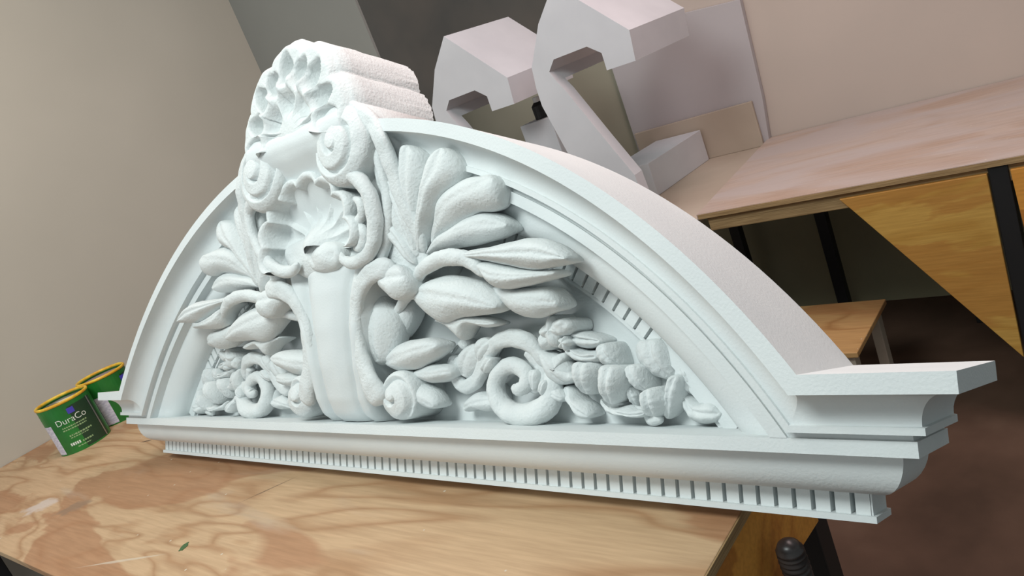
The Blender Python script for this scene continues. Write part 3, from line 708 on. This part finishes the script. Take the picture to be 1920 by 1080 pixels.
rose([
 (Cc((590,540),(650,530),(720,525),(780,570),(820,640),(835,720),(800,760),(720,750),(650,720),(600,660),(575,600)),Cc((680,540),(720,630),(790,740)),.0,.034),
 (Cc((770,740),(830,730),(850,800),(845,880),(800,960),(760,975),(740,900),(755,820)),Cc((810,745),(800,850),(780,960)),.008,.03),
],.045,.03)
rose([
 (Cc((840,660),(880,690),(920,730),(960,770),(970,830),(930,850),(880,830),(850,780),(835,720)),Cc((850,680),(890,760),(940,840)),.0,.026),
 (Cc((850,800),(910,850),(960,880),(1010,870),(1060,920),(1080,945),(1030,1000),(950,1005),(890,970),(855,900)),Cc((1050,940),(950,930),(860,840)),.006,.030),
],.035,.03)
tube('tendril',wd(Cc((720,960),(690,985),(655,985),(640,950),(600,925),(560,920)),(.06,.010),(.058,.009),(.055,.007),(.055,.007),(.055,.007),(.05,.006)))
tube('tendril',wd(Cc((1085,950),(1110,975),(1140,1000)),(.03,.008),(.025,.007),(.02,.005)),n=20)

# ================================================================ PAINT CANS
def font_mesh(txt,size):
    c=D.curves.new('t','FONT'); c.body=txt; c.size=size; c.align_x='LEFT'; c.offset=-.0002
    o=D.objects.new('t',c); COL.objects.link(o); dg=bpy.context.evaluated_depsgraph_get()
    me=D.meshes.new_from_object(o.evaluated_get(dg)); D.objects.remove(o); return me
GREEN=noisecol(mat('green_can_label',(.02,.2,.03),.35),[(.35,(.012,.13,.02)),(.65,(.02,.20,.03))],10,3)
DGREEN=mat('dark_green_print',(.012,.045,.02),.4); BLUE=mat('blue_print',(.06,.05,.42),.4)
YEL=noisecol(mat('yellow_rim',(.8,.5,.03),.4),[(.4,(.70,.36,.02)),(.6,(.85,.58,.05))],25,3)
PRINT=mat('white_print',(.72,.78,.70),.5); PALE=mat('pale_green_print',(.28,.42,.2),.5)
BARC=noisecol(mat('lavender_label',(.6,.55,.7),.5),[(.35,(.50,.47,.60)),(.65,(.70,.68,.76))],60,2,stretch=(1,1,3))
PUD=mat('wet_paint',(.80,.80,.82),.15); LIDIN=noisecol(mat('lid_inside',(.3,.3,.3),.35,.4),[(.4,(.20,.22,.20)),(.6,(.42,.42,.44))],15,3); LIDP=mat('mauve_lid',(.33,.27,.31),.4,.2)
def can(loc,label,rot,lidm,puddle,text):
    R_=.094; Hc=.204
    r=empty('paint_can',loc,label,'paint can',rot=(0,0,rot))
    def patch(name,a0,a1,z0,z1,m_,rr=R_+.0006,parent=None,sl=0):
        n=14; v=[];f=[]
        for j,z in enumerate((z0,z1)):
            for i in range(n+1): a=a0+(a1-a0)*i/n; v.append((rr*math.cos(a),rr*math.sin(a),z))
        # give it thickness
        for j,z in enumerate((z0,z1)):
            for i in range(n+1): a=a0+(a1-a0)*i/n; v.append(((rr-.0012)*math.cos(a),(rr-.0012)*math.sin(a),z))
        k=n+1
        for i in range(n): f.append((i,i+1,k+i+1,k+i)); f.append((2*k+i+1,2*k+i,3*k+i,3*k+i+1)); f.append((k+i,k+i+1,3*k+i+1,3*k+i)); f.append((i+1,i,2*k+i,2*k+i+1))
        return mesh(name,v,f,m_,parent or body,False)
    body=cylinder('can_body',(0,0),R_,0,Hc,GREEN,r,48,prof=[(0,.003),(R_-.004,.003),(R_,0),(R_,Hc-.012),(R_-.003,Hc-.010),(R_-.006,Hc-.012)])
    body.data.polygons.foreach_set('use_smooth',[False]*len(body.data.polygons))
    # rim ring
    n=48;v=[];f=[]
    for i in range(n):
        a=2*PI*i/n
        for j in range(8):
            b=2*PI*j/8; rr=R_-.001+.0045*math.cos(b); v.append((rr*math.cos(a),rr*math.sin(a),Hc-.006+.006*math.sin(b)))
    for i in range(n):
        for j in range(8): f.append((i*8+j,((i+1)%n)*8+j,((i+1)%n)*8+(j+1)%8,i*8+(j+1)%8))
    mesh('rim',v,f,YEL,r,True)
    cylinder('lid',(0,0),R_-.004,Hc-.022,Hc-.018,lidm,r,48)
    if puddle:
        n=32;v=[(.0+.015,.02,Hc-.0165)]+[(.015+(.042+.010*math.sin(3*2*PI*i/n)+.006*math.sin(7*2*PI*i/n))*math.cos(2*PI*i/n),.02+(.034+.008*math.sin(2*2*PI*i/n+1))*math.sin(2*PI*i/n),Hc-.0172) for i in range(n)]
        mesh('wet_paint',v,[(0,1+i,1+(i+1)%n) for i in range(n)],PUD,r,True)
    # printed panels: angles measured from the can's front (-y turned by rot)
    f0=-PI/2
    patch('barcode_panel',f0-1.0,f0-.50,.006,.128,BARC)
    patch('dark_panel',f0+.42,f0+1.5,.006,.176,DGREEN,R_+.0004)
    patch('blue_mark',f0+.36,f0+.62,.148,.170,BLUE,R_+.0009)
    # bail wire ear
    patch('seam',f0+1.28,f0+1.34,.004,.178,STEEL,R_+.0016)
    if text:
        me=font_mesh('DuraCo',.034); 
        xs=[vv.co.x for vv in me.vertices]; x0,x1=min(xs),max(xs)
        for vv in me.vertices:
            a=f0-.22+(vv.co.x-x0)/R_*1.0; z=.118+vv.co.y; vv.co=((R_+.0012)*math.cos(a),(R_+.0012)*math.sin(a),z)
        me.materials.append(PRINT); o=D.objects.new('lettering',me); COL.objects.link(o); o.parent=body
        for z,h_,a0,a1,mm in ((.102,.005,-.10,.85,PALE),(.092,.005,-.12,.80,PALE),(.066,.006,.0,.90,PALE),(.058,.004,.02,.7,PALE),(.030,.011,-.12,.28,PRINT),(.030,.006,.34,.75,PALE),(.018,.004,.1,.6,PALE)):
            a=a0
            while a<a1:
                l=random.uniform(.03,.09); patch('small_print',f0+a,f0+min(a1,a+l),z,z+h_,mm,R_+.0009); a+=l+.025
    return r
can((-1.882,-.008,T),'nearer green paint can with yellow rim and pale wet paint on its lid',math.radians(52),LIDIN,True,True)
can((-1.962,.182,T),'further green paint can with yellow rim, partly hidden by the pediment end',math.radians(88),LIDP,False,False)

# ================================================================ SMALL THINGS
# dark ribbed hose standing at the near table's end
hv=[];hf=[]; nS=260; hz0,hz1=.0,T-.070
for j in range(nS):
    z=hz0+(hz1-hz0)*j/(nS-1); rr=.0205+.0022*math.sin(2*PI*z/.009); 
    if j>nS-5: rr=.0185*math.sqrt(max(.05,1-((j-(nS-5))/4)**2))
    for i in range(20):
        a=2*PI*i/20; hv.append((.897+.02*(1-z/hz1)+rr*math.cos(a),.004+rr*math.sin(a),z))
for j in range(nS-1):
    for i in range(20): hf.append((j*20+i,j*20+(i+1)%20,(j+1)*20+(i+1)%20,(j+1)*20+i))
hf.append(tuple((nS-1)*20+i for i in range(20)))
o=mesh('ribbed_hose',hv,hf,noisecol(mat('dark_rubber',(.03,.025,.025),.35),[(.4,(.030,.026,.026)),(.6,(.06,.05,.048))],20,3)); tag(o,'dark ribbed hose standing upright beside the orange bracket of the near table','hose')
# marks on the near tabletop
def flat_mark(name,cx,cy,rx,ry,rot,m_,label,cat,h=.0012,seed=1):
    n=36; v=[(cx,cy,T+h)]
    for i in range(n):
        a=2*PI*i/n; k=1+.5*noise.noise(Vector((math.cos(a)*1.7,math.sin(a)*1.7,seed)))
        x,y=rx*k*math.cos(a),ry*k*math.sin(a); v.append((cx+x*math.cos(rot)-y*math.sin(rot),cy+x*math.sin(rot)+y*math.cos(rot),T+h))
    v+=[(p[0],p[1],T+.0002) for p in v[1:]]
    f=[(0,1+i,1+(i+1)%n) for i in range(n)]+[(1+i,1+n+i,1+n+(i+1)%n,1+(i+1)%n) for i in range(n)]
    o=mesh(name,v,f,m_,None,False); tag(o,label,cat); return o
flat_mark('paint_chip',-.385,-.340,.0085,.017,.5,mat('green_paint',(.05,.12,.04),.6),'small green paint chip on the near plywood tabletop','paint chip',seed=4)
